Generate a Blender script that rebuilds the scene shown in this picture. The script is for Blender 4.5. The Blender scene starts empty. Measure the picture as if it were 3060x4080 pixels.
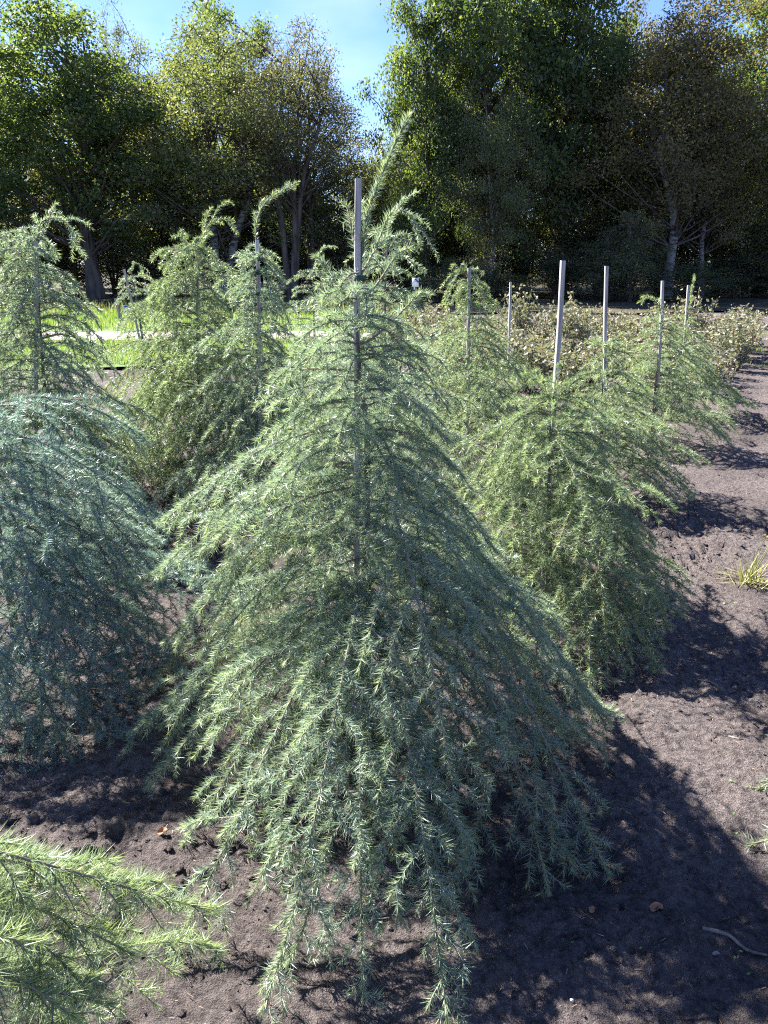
import bpy, math
import numpy as np
from mathutils import Vector

# ------------------------------------------------------------------ camera, sky, sun, exposure
SC = bpy.context.scene
COL = SC.collection
CAM_H = 1.65
PITCH = math.radians(17.93)
F = 3060.0
cam_data = bpy.data.cameras.new('camera')
cam = bpy.data.objects.new('camera', cam_data)
COL.objects.link(cam)
cam.location = (0, 0, CAM_H)
cam.rotation_euler = (math.pi / 2 - PITCH, 0, 0)
cam_data.sensor_fit = 'VERTICAL'
cam_data.sensor_height = 36.0
cam_data.sensor_width = 27.0
cam_data.lens = 27.0
cam_data.clip_start = 0.02
cam_data.clip_end = 2000
SC.camera = cam

SUN_EL = math.radians(39)
SUN_AZ = math.radians(-47)          # measured from +Y, negative is to the left
world = bpy.data.worlds.new('World')
SC.world = world
world.use_nodes = True
nt = world.node_tree
nt.nodes.clear()
wo = nt.nodes.new('ShaderNodeOutputWorld')
bg = nt.nodes.new('ShaderNodeBackground')
sky = nt.nodes.new('ShaderNodeTexSky')
sky.sky_type = 'NISHITA'
sky.sun_disc = False
sky.sun_elevation = SUN_EL
sky.sun_rotation = SUN_AZ
sky.air_density = 1.0
sky.dust_density = 0.1
sky.ozone_density = 2.5
bg.inputs['Strength'].default_value = 0.05
# thin bright cloud veils
tc = nt.nodes.new('ShaderNodeTexCoord')
mp = nt.nodes.new('ShaderNodeMapping')
mp.inputs['Scale'].default_value = (1.0, 1.0, 2.2)
mp.inputs['Location'].default_value = (0.35, 0.1, 0.0)
nz = nt.nodes.new('ShaderNodeTexNoise')
nz.inputs['Scale'].default_value = 2.1
nz.inputs['Detail'].default_value = 7
rp = nt.nodes.new('ShaderNodeValToRGB')
rp.color_ramp.elements[0].position = 0.52
rp.color_ramp.elements[0].color = (0, 0, 0, 1)
rp.color_ramp.elements[1].position = 0.80
rp.color_ramp.elements[1].color = (0.8, 0.8, 0.8, 1)
mx = nt.nodes.new('ShaderNodeMixRGB')
mx.inputs['Color2'].default_value = (8.0, 8.2, 8.6, 1)
nt.links.new(tc.outputs['Generated'], mp.inputs['Vector'])
nt.links.new(mp.outputs[0], nz.inputs['Vector'])
nt.links.new(nz.outputs['Fac'], rp.inputs['Fac'])
nt.links.new(rp.outputs['Color'], mx.inputs['Fac'])
nt.links.new(sky.outputs[0], mx.inputs['Color1'])
wb = nt.nodes.new('ShaderNodeMixRGB')          # cool white balance of the sky light
wb.blend_type = 'MULTIPLY'
wb.inputs['Fac'].default_value = 1.0
wb.inputs['Color2'].default_value = (0.60, 0.68, 1.0, 1)
nt.links.new(mx.outputs[0], wb.inputs['Color1'])
nt.links.new(wb.outputs[0], bg.inputs['Color'])
nt.links.new(bg.outputs[0], wo.inputs['Surface'])

sd = bpy.data.lights.new('sun', 'SUN')
sd.energy = 5.0
sd.angle = math.radians(0.53)
sd.color = (1.0, 0.97, 0.92)
sun = bpy.data.objects.new('sun', sd)
COL.objects.link(sun)
SUN_DIR = Vector((math.sin(SUN_AZ) * math.cos(SUN_EL), math.cos(SUN_AZ) * math.cos(SUN_EL), math.sin(SUN_EL)))
sun.rotation_euler = (-SUN_DIR).to_track_quat('-Z', 'Y').to_euler()
sun.location = (-20, 20, 30)

SC.view_settings.view_transform = 'Standard'
SC.view_settings.look = 'None'
SC.view_settings.gamma = 1.0
SC.view_settings.use_curve_mapping = False
SC.view_settings.exposure = 2.45
SC.render.engine = 'CYCLES'
SC.cycles.use_denoising = False
SC.cycles.max_bounces = 6
SC.cycles.filter_width = 1.15
SC.cycles.transparent_max_bounces = 8
SC.cycles.sample_clamp_indirect = 6.0

# ------------------------------------------------------------------ helpers
RNG = np.random.default_rng(7)
CP, SP = math.cos(PITCH), math.sin(PITCH)


def ray(u, v):
    a, b = (u - 1530.0) / F, -(v - 2040.0) / F
    return np.array([a, CP + b * SP, b * CP - SP])


def at(u, v, Y):
    """World point seen at photo position (u, v) standing at distance Y."""
    d = ray(u, v)
    return np.array([0, 0, CAM_H]) + d * (Y / d[1])


def gnd(u, v):
    d = ray(u, v)
    return np.array([0, 0, CAM_H]) + d * (CAM_H / -d[2])


def x_at(u, Y, z=0.0):
    return (u - 1530.0) / F * (Y * CP + (CAM_H - z) * SP)


def tag(o, label=None, cat=None, group=None, kind=None):
    if label: o['label'] = label
    if cat: o['category'] = cat
    if group: o['group'] = group
    if kind: o['kind'] = kind
    return o


def link(name, mesh, parent=None):
    o = bpy.data.objects.new(name, mesh)
    COL.objects.link(o)
    if parent is not None:
        o.parent = parent
    return o


def empty(name, loc=(0, 0, 0)):
    o = bpy.data.objects.new(name, None)
    o.empty_display_size = 0.1
    o.location = loc
    COL.objects.link(o)
    return o


def mesh_from(name, parts, mats, attrs=None, smooth=False):
    """parts: list of (V (n,3), F (m,k), material index)."""
    vs, loops, starts, mi, off, lo = [], [], [], [], 0, 0
    for V, Fc, m in parts:
        V = np.asarray(V, np.float32).reshape(-1, 3)
        Fc = np.asarray(Fc, np.int32)
        if len(Fc) == 0:
            continue
        vs.append(V)
        k = Fc.shape[1]
        loops.append((Fc + off).ravel())
        starts.append(lo + np.arange(len(Fc), dtype=np.int32) * k)
        mi.append(np.full(len(Fc), m, np.int32))
        off += len(V)
        lo += Fc.size
    me = bpy.data.meshes.new(name)
    if not vs:
        return me
    V = np.concatenate(vs); L = np.concatenate(loops); S = np.concatenate(starts); M = np.concatenate(mi)
    me.vertices.add(len(V)); me.vertices.foreach_set('co', V.ravel())
    me.loops.add(len(L)); me.loops.foreach_set('vertex_index', L)
    me.polygons.add(len(S)); me.polygons.foreach_set('loop_start', S)
    me.polygons.foreach_set('material_index', M)
    for m in mats:
        me.materials.append(m)
    if attrs:
        for an, av in attrs.items():
            a = me.attributes.new(an, 'FLOAT', 'FACE')
            a.data.foreach_set('value', np.asarray(av, np.float32))
    if smooth:
        me.polygons.foreach_set('use_smooth', np.ones(len(S), bool))
    me.update(calc_edges=True)
    return me


def unit(a):
    return a / np.maximum(np.linalg.norm(a, axis=-1, keepdims=True), 1e-9)


def bez(C, t):
    """C (S,4,3); t (S,K) -> (S,K,3)"""
    t = t[..., None]
    a = (1 - t)
    return a**3 * C[:, None, 0] + 3 * a * a * t * C[:, None, 1] + 3 * a * t * t * C[:, None, 2] + t**3 * C[:, None, 3]


def bezt(C, t):
    t = t[..., None]
    a = (1 - t)
    return unit(3 * a * a * (C[:, None, 1] - C[:, None, 0]) + 6 * a * t * (C[:, None, 2] - C[:, None, 1]) + 3 * t * t * (C[:, None, 3] - C[:, None, 2]) + 1e-7)


def blen(C):
    return 0.5 * (np.linalg.norm(np.diff(C, axis=1), axis=2).sum(1) + np.linalg.norm(C[:, 3] - C[:, 0], axis=1))


def frames(T, ref):
    N = unit(np.cross(T, ref)); B = np.cross(T, N)
    return N, B


def perp_ref(C):
    ch = np.abs(unit(C[:, 3] - C[:, 0]))
    return np.eye(3)[np.argmin(ch, axis=1)]


def tubes(C, r0, r1, K=4, sides=4):
    """Round tapering tubes along every Bezier, as quads."""
    S = len(C)
    if S == 0:
        return np.zeros((0, 3)), np.zeros((0, 4), int)
    t = np.tile(np.linspace(0, 1, K), (S, 1))
    P = bez(C, t); T = bezt(C, t)
    N, B = frames(T, np.repeat(perp_ref(C)[:, None], K, 1))
    r = np.asarray(r0)[:, None] * (1 - t) + np.asarray(r1)[:, None] * t
    ang = np.arange(sides) * 2 * math.pi / sides
    V = P[:, :, None] + r[:, :, None, None] * (np.cos(ang)[None, None, :, None] * N[:, :, None] + np.sin(ang)[None, None, :, None] * B[:, :, None])
    base = (np.arange(S) * K * sides)[:, None, None]
    i = np.arange(K - 1)[None, :, None] * sides
    j = np.arange(sides)[None, None, :]; j2 = (j + 1) % sides
    q = np.stack([base + i + j, base + i + j2, base + i + sides + j2, base + i + sides + j], -1).reshape(-1, 4)
    return V.reshape(-1, 3), q


def catmull(P):
    """Polyline (n,3) -> Beziers (n-1,4,3)"""
    P = np.asarray(P, float)
    E = np.vstack([2 * P[0] - P[1], P, 2 * P[-1] - P[-2]])
    return np.stack([E[1:-2], E[1:-2] + (E[2:-1] - E[:-3]) / 6, E[2:-1] - (E[3:] - E[1:-2]) / 6, E[2:-1]], 1)


def box(cx, cy, cz, sx, sy, sz):
    V = np.array([[x, y, z] for z in (-.5, .5) for y in (-.5, .5) for x in (-.5, .5)]) * [sx, sy, sz] + [cx, cy, cz]
    Q = np.array([[0, 2, 3, 1], [4, 5, 7, 6], [0, 1, 5, 4], [2, 6, 7, 3], [0, 4, 6, 2], [1, 3, 7, 5]])
    return V, Q


def hash2(ix, iy, seed):
    h = (ix.astype(np.int64) * 374761393 + iy.astype(np.int64) * 668265263 + seed * 974634777) & 0xffffffff
    h = ((h ^ (h >> 13)) * 1274126177) & 0xffffffff
    return ((h ^ (h >> 16)) & 0xffff) / 65535.0


def vnoise(x, y, seed=0):
    ix, iy = np.floor(x), np.floor(y)
    fx, fy = x - ix, y - iy
    fx = fx * fx * (3 - 2 * fx); fy = fy * fy * (3 - 2 * fy)
    a, b = hash2(ix, iy, seed), hash2(ix + 1, iy, seed)
    c, d = hash2(ix, iy + 1, seed), hash2(ix + 1, iy + 1, seed)
    return (a * (1 - fx) + b * fx) * (1 - fy) + (c * (1 - fx) + d * fx) * fy


# ------------------------------------------------------------------ materials
def new_mat(name):
    m = bpy.data.materials.new(name)
    m.use_nodes = True
    n = m.node_tree.nodes
    return m, m.node_tree, n['Principled BSDF'], n['Material Output']


def ramp(nt, stops):
    r = nt.nodes.new('ShaderNodeValToRGB')
    el = r.color_ramp.elements
    while len(el) < len(stops):
        el.new(0.5)
    for e, (p, c) in zip(el, stops):
        e.position = p
        e.color = (*c, 1)
    return r


def leafy(name, stops, young=None, rough=0.5, trans=0.35, spec=0.4, tcol=(1.25, 1.3, 0.7)):
    """Foliage: colour by the 'tone' of each leaf, fresh tips by 'young', light coming through."""
    m, nt, bs, out = new_mat(name)
    a = nt.nodes.new('ShaderNodeAttribute'); a.attribute_name = 'tone'
    r = ramp(nt, stops)
    nt.links.new(a.outputs['Fac'], r.inputs['Fac'])
    col = r.outputs['Color']
    if young:
        y = nt.nodes.new('ShaderNodeAttribute'); y.attribute_name = 'young'
        mixn = nt.nodes.new('ShaderNodeMixRGB')
        mixn.inputs['Color2'].default_value = (*young, 1)
        nt.links.new(y.outputs['Fac'], mixn.inputs['Fac'])
        nt.links.new(col, mixn.inputs['Color1'])
        col = mixn.outputs['Color']
    nt.links.new(col, bs.inputs['Base Color'])
    bs.inputs['Roughness'].default_value = rough
    bs.inputs['Specular IOR Level'].default_value = spec
    tr = nt.nodes.new('ShaderNodeBsdfTranslucent')
    mul = nt.nodes.new('ShaderNodeMixRGB'); mul.blend_type = 'MULTIPLY'
    mul.inputs['Fac'].default_value = 1
    mul.inputs['Color2'].default_value = (*tcol, 1)
    nt.links.new(col, mul.inputs['Color1'])
    nt.links.new(mul.outputs['Color'], tr.inputs['Color'])
    ms = nt.nodes.new('ShaderNodeMixShader')
    ms.inputs['Fac'].default_value = trans
    nt.links.new(bs.outputs[0], ms.inputs[1])
    nt.links.new(tr.outputs[0], ms.inputs[2])
    nt.links.new(ms.outputs[0], out.inputs['Surface'])
    return m


def rough_mat(name, c1, c2, scale, rough=0.9, detail=6, bump=0.0, bump_scale=None, stretch=(1, 1, 1), lo=0.35, hi=0.65, coords='Object'):
    m, nt, bs, out = new_mat(name)
    tc = nt.nodes.new('ShaderNodeTexCoord')
    mp = nt.nodes.new('ShaderNodeMapping'); mp.inputs['Scale'].default_value = stretch
    nz = nt.nodes.new('ShaderNodeTexNoise')
    nz.inputs['Scale'].default_value = scale; nz.inputs['Detail'].default_value = detail
    nt.links.new(tc.outputs[coords], mp.inputs['Vector'])
    nt.links.new(mp.outputs[0], nz.inputs['Vector'])
    r = ramp(nt, [(lo, c1), (hi, c2)])
    nt.links.new(nz.outputs['Fac'], r.inputs['Fac'])
    nt.links.new(r.outputs['Color'], bs.inputs['Base Color'])
    bs.inputs['Roughness'].default_value = rough
    bs.inputs['Specular IOR Level'].default_value = 0.2
    if bump:
        n2 = nt.nodes.new('ShaderNodeTexNoise')
        n2.inputs['Scale'].default_value = bump_scale or scale * 3; n2.inputs['Detail'].default_value = 8
        n2.inputs['Roughness'].default_value = 0.65
        nt.links.new(mp.outputs[0], n2.inputs['Vector'])
        b = nt.nodes.new('ShaderNodeBump'); b.inputs['Strength'].default_value = 1.0
        b.inputs['Distance'].default_value = bump
        nt.links.new(n2.outputs['Fac'], b.inputs['Height'])
        nt.links.new(b.outputs[0], bs.inputs['Normal'])
    return m


M = {}
M['needle'] = leafy('cedar_needle', [(0.0, (0.24, 0.15, 0.075)), (0.025, (0.095, 0.15, 0.128)), (0.5, (0.19, 0.265, 0.215)), (1.0, (0.33, 0.405, 0.335))],
                    young=(0.38, 0.43, 0.21), rough=0.42, trans=0.38, spec=0.55, tcol=(1.3, 1.35, 0.85))
M['needle_green'] = leafy('green_cedar_needle', [(0.0, (0.24, 0.15, 0.075)), (0.025, (0.09, 0.14, 0.095)), (0.5, (0.175, 0.24, 0.155)), (1.0, (0.30, 0.37, 0.24))],
                          young=(0.36, 0.42, 0.18), rough=0.42, trans=0.38, spec=0.5, tcol=(1.3, 1.35, 0.8))
M['needle_blue'] = leafy('blue_cedar_needle', [(0.0, (0.24, 0.15, 0.075)), (0.025, (0.085, 0.14, 0.158)), (0.5, (0.15, 0.225, 0.238)), (1.0, (0.26, 0.35, 0.36))],
                         young=(0.20, 0.29, 0.17), rough=0.42, trans=0.34, spec=0.55, tcol=(1.3, 1.35, 0.85))
M['twig'] = rough_mat('cedar_twig', (0.16, 0.12, 0.09), (0.30, 0.24, 0.19), 60, 0.85)
M['bark'] = rough_mat('cedar_bark', (0.09, 0.075, 0.06), (0.22, 0.18, 0.15), 40, 0.9, bump=0.004, bump_scale=120, stretch=(1, 1, 0.25))
M['stake'] = rough_mat('stake_wood', (0.24, 0.22, 0.21), (0.50, 0.47, 0.46), 26, 0.8, bump=0.001, bump_scale=160, stretch=(2.5, 2.5, 0.12))
M['tie'] = rough_mat('tie_band', (0.02, 0.05, 0.035), (0.04, 0.08, 0.055), 40, 0.6)
M['soil'] = None


def soil_material():
    m, nt, bs, out = new_mat('garden_soil')
    tc = nt.nodes.new('ShaderNodeTexCoord')
    n1 = nt.nodes.new('ShaderNodeTexNoise'); n1.inputs['Scale'].default_value = 1.1; n1.inputs['Detail'].default_value = 8
    n2 = nt.nodes.new('ShaderNodeTexNoise'); n2.inputs['Scale'].default_value = 38; n2.inputs['Detail'].default_value = 9
    n2.inputs['Roughness'].default_value = 0.7
    n3 = nt.nodes.new('ShaderNodeTexNoise'); n3.inputs['Scale'].default_value = 260; n3.inputs['Detail'].default_value = 4
    for n in (n1, n2, n3):
        nt.links.new(tc.outputs['Object'], n.inputs['Vector'])
    r1 = ramp(nt, [(0.35, (0.108, 0.090, 0.086)), (0.65, (0.205, 0.173, 0.163))])
    nt.links.new(n1.outputs['Fac'], r1.inputs['Fac'])
    r2 = ramp(nt, [(0.33, (0.32, 0.31, 0.33)), (0.58, (1.22, 1.2, 1.19))])
    nt.links.new(n2.outputs['Fac'], r2.inputs['Fac'])
    r3 = ramp(nt, [(0.35, (0.6, 0.6, 0.6)), (0.7, (1.35, 1.33, 1.3))])
    nt.links.new(n3.outputs['Fac'], r3.inputs['Fac'])
    a = nt.nodes.new('ShaderNodeMixRGB'); a.blend_type = 'MULTIPLY'; a.inputs['Fac'].default_value = 1
    nt.links.new(r1.outputs['Color'], a.inputs['Color1']); nt.links.new(r2.outputs['Color'], a.inputs['Color2'])
    b = nt.nodes.new('ShaderNodeMixRGB'); b.blend_type = 'MULTIPLY'; b.inputs['Fac'].default_value = 0.8
    nt.links.new(a.outputs['Color'], b.inputs['Color1']); nt.links.new(r3.outputs['Color'], b.inputs['Color2'])
    nt.links.new(b.outputs['Color'], bs.inputs['Base Color'])
    bs.inputs['Roughness'].default_value = 0.95
    bs.inputs['Specular IOR Level'].default_value = 0.15
    add = nt.nodes.new('ShaderNodeMath'); add.operation = 'MULTIPLY_ADD'
    add.inputs[1].default_value = 0.35
    nt.links.new(n3.outputs['Fac'], add.inputs[0]); nt.links.new(n2.outputs['Fac'], add.inputs[2])
    bp = nt.nodes.new('ShaderNodeBump'); bp.inputs['Strength'].default_value = 1.0; bp.inputs['Distance'].default_value = 0.06
    nt.links.new(add.outputs[0], bp.inputs['Height'])
    nt.links.new(bp.outputs[0], bs.inputs['Normal'])
    return m


M['soil'] = soil_material()
M['ground'] = rough_mat('forest_litter', (0.035, 0.03, 0.018), (0.09, 0.075, 0.045), 1.5, 0.95, bump=0.05, bump_scale=8)
M['turf'] = rough_mat('turf_ground', (0.06, 0.11, 0.02), (0.13, 0.20, 0.045), 2.0, 0.9, bump=0.04, bump_scale=20)
M['road'] = rough_mat('sandy_road', (0.24, 0.20, 0.18), (0.36, 0.31, 0.28), 1.2, 0.95, bump=0.01, bump_scale=15)
M['grass'] = leafy('grass_blade', [(0, (0.09, 0.14, 0.03)), (0.6, (0.17, 0.24, 0.06)), (1, (0.30, 0.32, 0.12))], rough=0.5, trans=0.4, spec=0.3, tcol=(1.2, 1.3, 0.5))
M['dry'] = leafy('dry_blade', [(0, (0.20, 0.22, 0.08)), (0.6, (0.34, 0.32, 0.15)), (1, (0.42, 0.32, 0.22))], rough=0.6, trans=0.3, spec=0.3)
M['oak'] = leafy('oak_leaf', [(0, (0.05, 0.074, 0.04)), (0.6, (0.10, 0.135, 0.065)), (1, (0.17, 0.19, 0.085))], rough=0.6, trans=0.45, spec=0.22, tcol=(1.7, 1.8, 0.55))
M['olive'] = leafy('olive_leaf', [(0, (0.09, 0.11, 0.058)), (0.6, (0.15, 0.17, 0.088)), (1, (0.21, 0.22, 0.12))], rough=0.6, trans=0.38, spec=0.22, tcol=(1.5, 1.55, 0.55))
M['grey'] = leafy('greyish_leaf', [(0, (0.09, 0.10, 0.06)), (0.6, (0.15, 0.15, 0.09)), (1, (0.21, 0.20, 0.13))], rough=0.6, trans=0.34, spec=0.22, tcol=(1.4, 1.4, 0.6))
M['gold'] = leafy('golden_leaf', [(0, (0.10, 0.10, 0.05)), (0.6, (0.17, 0.158, 0.078)), (1, (0.23, 0.205, 0.10))], rough=0.6, trans=0.38, spec=0.22, tcol=(1.5, 1.35, 0.5))
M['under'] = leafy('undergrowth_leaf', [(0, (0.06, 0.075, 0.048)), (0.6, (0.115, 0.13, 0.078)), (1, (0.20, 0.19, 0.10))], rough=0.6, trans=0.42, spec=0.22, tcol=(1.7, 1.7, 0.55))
M['tbark'] = rough_mat('tree_bark', (0.055, 0.045, 0.036), (0.15, 0.12, 0.10), 5, 0.95, bump=0.03, bump_scale=14, stretch=(1, 1, 0.2))
M['birch'] = rough_mat('birch_bark', (0.05, 0.045, 0.04), (0.23, 0.215, 0.20), 5, 0.85, stretch=(0.6, 0.6, 2.2), lo=0.40, hi=0.50)
M['shrub'] = leafy('shrub_leaf', [(0, (0.11, 0.125, 0.075)), (0.45, (0.20, 0.205, 0.14)), (0.85, (0.30, 0.265, 0.21)), (1, (0.31, 0.20, 0.16))], rough=0.6, trans=0.25, spec=0.2)
M['shrub_stem'] = rough_mat('shrub_stem', (0.07, 0.05, 0.04), (0.16, 0.11, 0.08), 20, 0.9)
M['post'] = rough_mat('weathered_post', (0.16, 0.14, 0.12), (0.36, 0.32, 0.28), 14, 0.9, stretch=(2, 2, 0.2), bump=0.004, bump_scale=40)
M['blue'] = rough_mat('blue_plastic', (0.015, 0.075, 0.42), (0.03, 0.12, 0.55), 6, 0.35)
M['white'] = rough_mat('white_board', (0.62, 0.66, 0.74), (0.76, 0.79, 0.84), 5, 0.6)
M['board_mark'] = rough_mat('dark_mark', (0.02, 0.025, 0.05), (0.05, 0.06, 0.10), 9, 0.6)
M['metal'] = rough_mat('dark_post', (0.03, 0.03, 0.03), (0.08, 0.07, 0.06), 12, 0.7)
M['leaf_brown'] = rough_mat('dead_leaf', (0.24, 0.11, 0.055), (0.42, 0.21, 0.12), 30, 0.7)
M['seedling'] = leafy('seedling_leaf', [(0, (0.10, 0.20, 0.05)), (1, (0.22, 0.36, 0.12))], rough=0.5, trans=0.3)
M['litter'] = leafy('dry_litter', [(0, (0.08, 0.06, 0.05)), (0.5, (0.22, 0.15, 0.11)), (1, (0.40, 0.30, 0.22))], rough=0.8, trans=0.05, spec=0.2)
M['pebble'] = rough_mat('pale_pebble', (0.5, 0.52, 0.56), (0.7, 0.71, 0.74), 30, 0.6)

# ------------------------------------------------------------------ the ground
def flat_sheet(name, x0, x1, y0, y1, z, mat, nx=2, ny=2, wob=0.0, seed=1):
    xs = np.linspace(x0, x1, nx); ys = np.linspace(y0, y1, ny)
    X, Y = np.meshgrid(xs, ys)
    Yw = Y.copy()
    if wob:
        e = (vnoise(X * 0.5, X * 0 + seed, seed) - 0.5) * 2 * wob + (vnoise(X * 2.2, X * 0 + seed, seed + 3) - 0.5) * wob
        Yw = Y + e
    V = np.stack([X, Yw, np.full_like(X, z)], -1).reshape(-1, 3)
    i, j = np.meshgrid(np.arange(ny - 1), np.arange(nx - 1), indexing='ij')
    a = (i * nx + j).ravel()
    Q = np.stack([a, a + 1, a + nx + 1, a + nx], -1)
    return tag(link(name, mesh_from(name, [(V, Q, 0)], [mat])), kind='structure')


flat_sheet('ground', -400, 400, -60, 700, -0.09, M['ground'])


def soil_height(X, Y):
    h = (vnoise(X * 0.9, Y * 0.9, 1) - 0.5) * 0.05
    h += (vnoise(X * 3.1, Y * 3.1, 2) - 0.5) * 0.045
    n = vnoise(X * 9, Y * 9, 3)
    h += (n - 0.5) * 0.022
    m = np.clip(vnoise(X * 1.7 + 9, Y * 1.7, 11) * 1.8 - 0.5, 0, 1)      # patches of rough, cloddy soil
    c = np.abs(vnoise(X * 26, Y * 26, 4) - 0.5) * 2
    h -= (1 - c) ** 3 * 0.024 * m
    h += np.clip(vnoise(X * 34, Y * 34, 5) - 0.5, 0, 1) * 0.075 * m
    h += (vnoise(X * 60, Y * 60, 6) - 0.5) * 0.013
    h -= np.clip(vnoise(X * 11 + 3, Y * 11, 8) - 0.62, 0, 1) * 0.10 * np.clip(m + 0.25, 0, 1)   # pits and heel marks
    # tractor track furrows beside the planted row
    d = X - (1.25 + (Y - 2.0) * 0.50)
    h += np.sin(d * 9.0 + 2.0 * vnoise(X * 1.3, Y * 1.3, 17)) * 0.03 * np.clip((d - 0.4) * 1.5, 0, 1) * np.clip(2.5 - d, 0, 1)
    return h


def soil_bed():
    xs = np.concatenate([np.linspace(-9, -1.8, 70, endpoint=False), np.arange(-1.8, 2.0, 0.0145), np.linspace(2.0, 6, 130, endpoint=False), np.linspace(6, 16, 60)])
    y, ys = 0.3, []
    while y < 32:
        ys.append(y)
        y += max(0.0145, 0.0145 * (y / 2.2) ** 1.7)
    ys = np.array(ys)
    X, Y = np.meshgrid(xs, ys)
    Z = soil_height(X, Y)
    V = np.stack([X, Y, Z], -1).reshape(-1, 3)
    nx, ny = len(xs), len(ys)
    i, j = np.meshgrid(np.arange(ny - 1), np.arange(nx - 1), indexing='ij')
    a = (i * nx + j).ravel()
    Q = np.stack([a, a + 1, a + nx + 1, a + nx], -1)
    return tag(link('soil_bed', mesh_from('soil_bed', [(V, Q, 0)], [M['soil']], smooth=True)), kind='structure')


soil_bed()
flat_sheet('grass_verge', -60, 0.2, 12.6, 17.6, 0.045, M['turf'], 160, 3, 0.35, 5)
flat_sheet('sandy_road', -60, 1.6, 17.2, 19.6, 0.055, M['road'], 260, 3, 0.15, 9)
flat_sheet('meadow', -60, 1.2, 19.45, 27.5, 0.063, M['turf'], 160, 3, 0.3, 12)
flat_sheet('forest_floor', -90, 90, 26.9, 120, 0.075, M['ground'], 200, 3, 0.8, 15)


def blades(name, n, xr, yr, h, w, mat, label, cat, z=0.05, seed=1, lean=0.45, keep=None, extra=None):
    g = np.random.default_rng(seed)
    x = g.uniform(*xr, n); y = g.uniform(*yr, n)
    if keep is not None:
        k = keep(x, y); x, y = x[k], y[k]
    n = len(x)
    z0 = soil_height(x, y) if z is None else np.full(n, z)
    hh = h * g.uniform(0.45, 1.3, n) * (0.6 + 0.8 * vnoise(x * 0.8, y * 0.8, seed))
    a = g.uniform(0, 2 * math.pi, n); ln = g.uniform(0, lean, n) * hh
    d = g.uniform(0, 2 * math.pi, n)
    b = np.stack([x, y, z0 - 0.01], -1)
    wv = np.stack([np.cos(a), np.sin(a), 0 * a], -1) * (w * g.uniform(0.6, 1.3, n))[:, None] * 0.5
    mid = b + np.stack([np.cos(d) * ln * 0.35, np.sin(d) * ln * 0.35, hh * 0.6], -1)
    tip = b + np.stack([np.cos(d) * ln, np.sin(d) * ln, hh], -1)
    V = np.stack([b - wv, b + wv, mid + wv * 0.7, mid - wv * 0.7, tip], 1).reshape(-1, 3)
    o = np.arange(n)[:, None] * 5
    Q = o + np.array([[0, 1, 2, 3]]); T = o + np.array([[3, 2, 4]])
    tone = g.uniform(0, 1, n)
    parts = [(V, Q, 0), (V, T, 0)]
    me = mesh_from(name, parts, [mat], {'tone': np.concatenate([tone, tone])})
    return tag(link(name, me), label, cat, kind='stuff')


blades('meadow_grass', 12000, (-16, 1.2), (19.7, 27.0), 0.16, 0.022, M['grass'], 'bright short grass of the strip between sandy road and wood', 'grass', 0.063, 3)
blades('verge_grass', 11000, (-11, 0.0), (12.9, 17.3), 0.13, 0.016, M['grass'], 'bright short grass on the near side of the sandy road', 'grass', 0.045, 4)
blades('edge_grass', 5000, (-24, 0.5), (27.0, 31.0), 0.30, 0.03, M['under'], 'dull rough grass in the shade along the wood edge', 'grass', 0.07, 6)
blades('track_weeds', 2500, (5.6, 9.5), (12.5, 22), 0.12, 0.018, M['grass'], 'sparse green weeds at the far end of the soil track', 'weeds', None, 8,
       keep=lambda x, y: vnoise(x * 1.3, y * 1.3, 21) > 0.55)

# ------------------------------------------------------------------ cedars
def shoots_from(C, s, side, length, droop, g, fwd=0.62, lift=0.05):
    """New Beziers leaving the Beziers C (S,4,3) at parameters s (S,K): flat array of (S*K,4,3)."""
    P = bez(C, s).reshape(-1, 3); T = bezt(C, s).reshape(-1, 3)
    n = len(P)
    up = np.array([0, 0, 1.0])
    sd = unit(np.cross(T, up) + 1e-6) * side.reshape(-1, 1)
    D = unit(T * fwd + sd * g.uniform(0.45, 1.0, (n, 1)) + up * (lift + g.normal(0, 0.16, (n, 1))) + g.normal(0, 0.10, (n, 3)))
    L = length.reshape(-1, 1)
    dn = -up * (droop * g.uniform(0.5, 1.4, (n, 1)))
    return np.stack([P, P + D * L * 0.35, P + D * L * 0.72 + dn * L * 0.22, P + D * L * 0.92 + dn * L * 0.62], 1)


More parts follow.
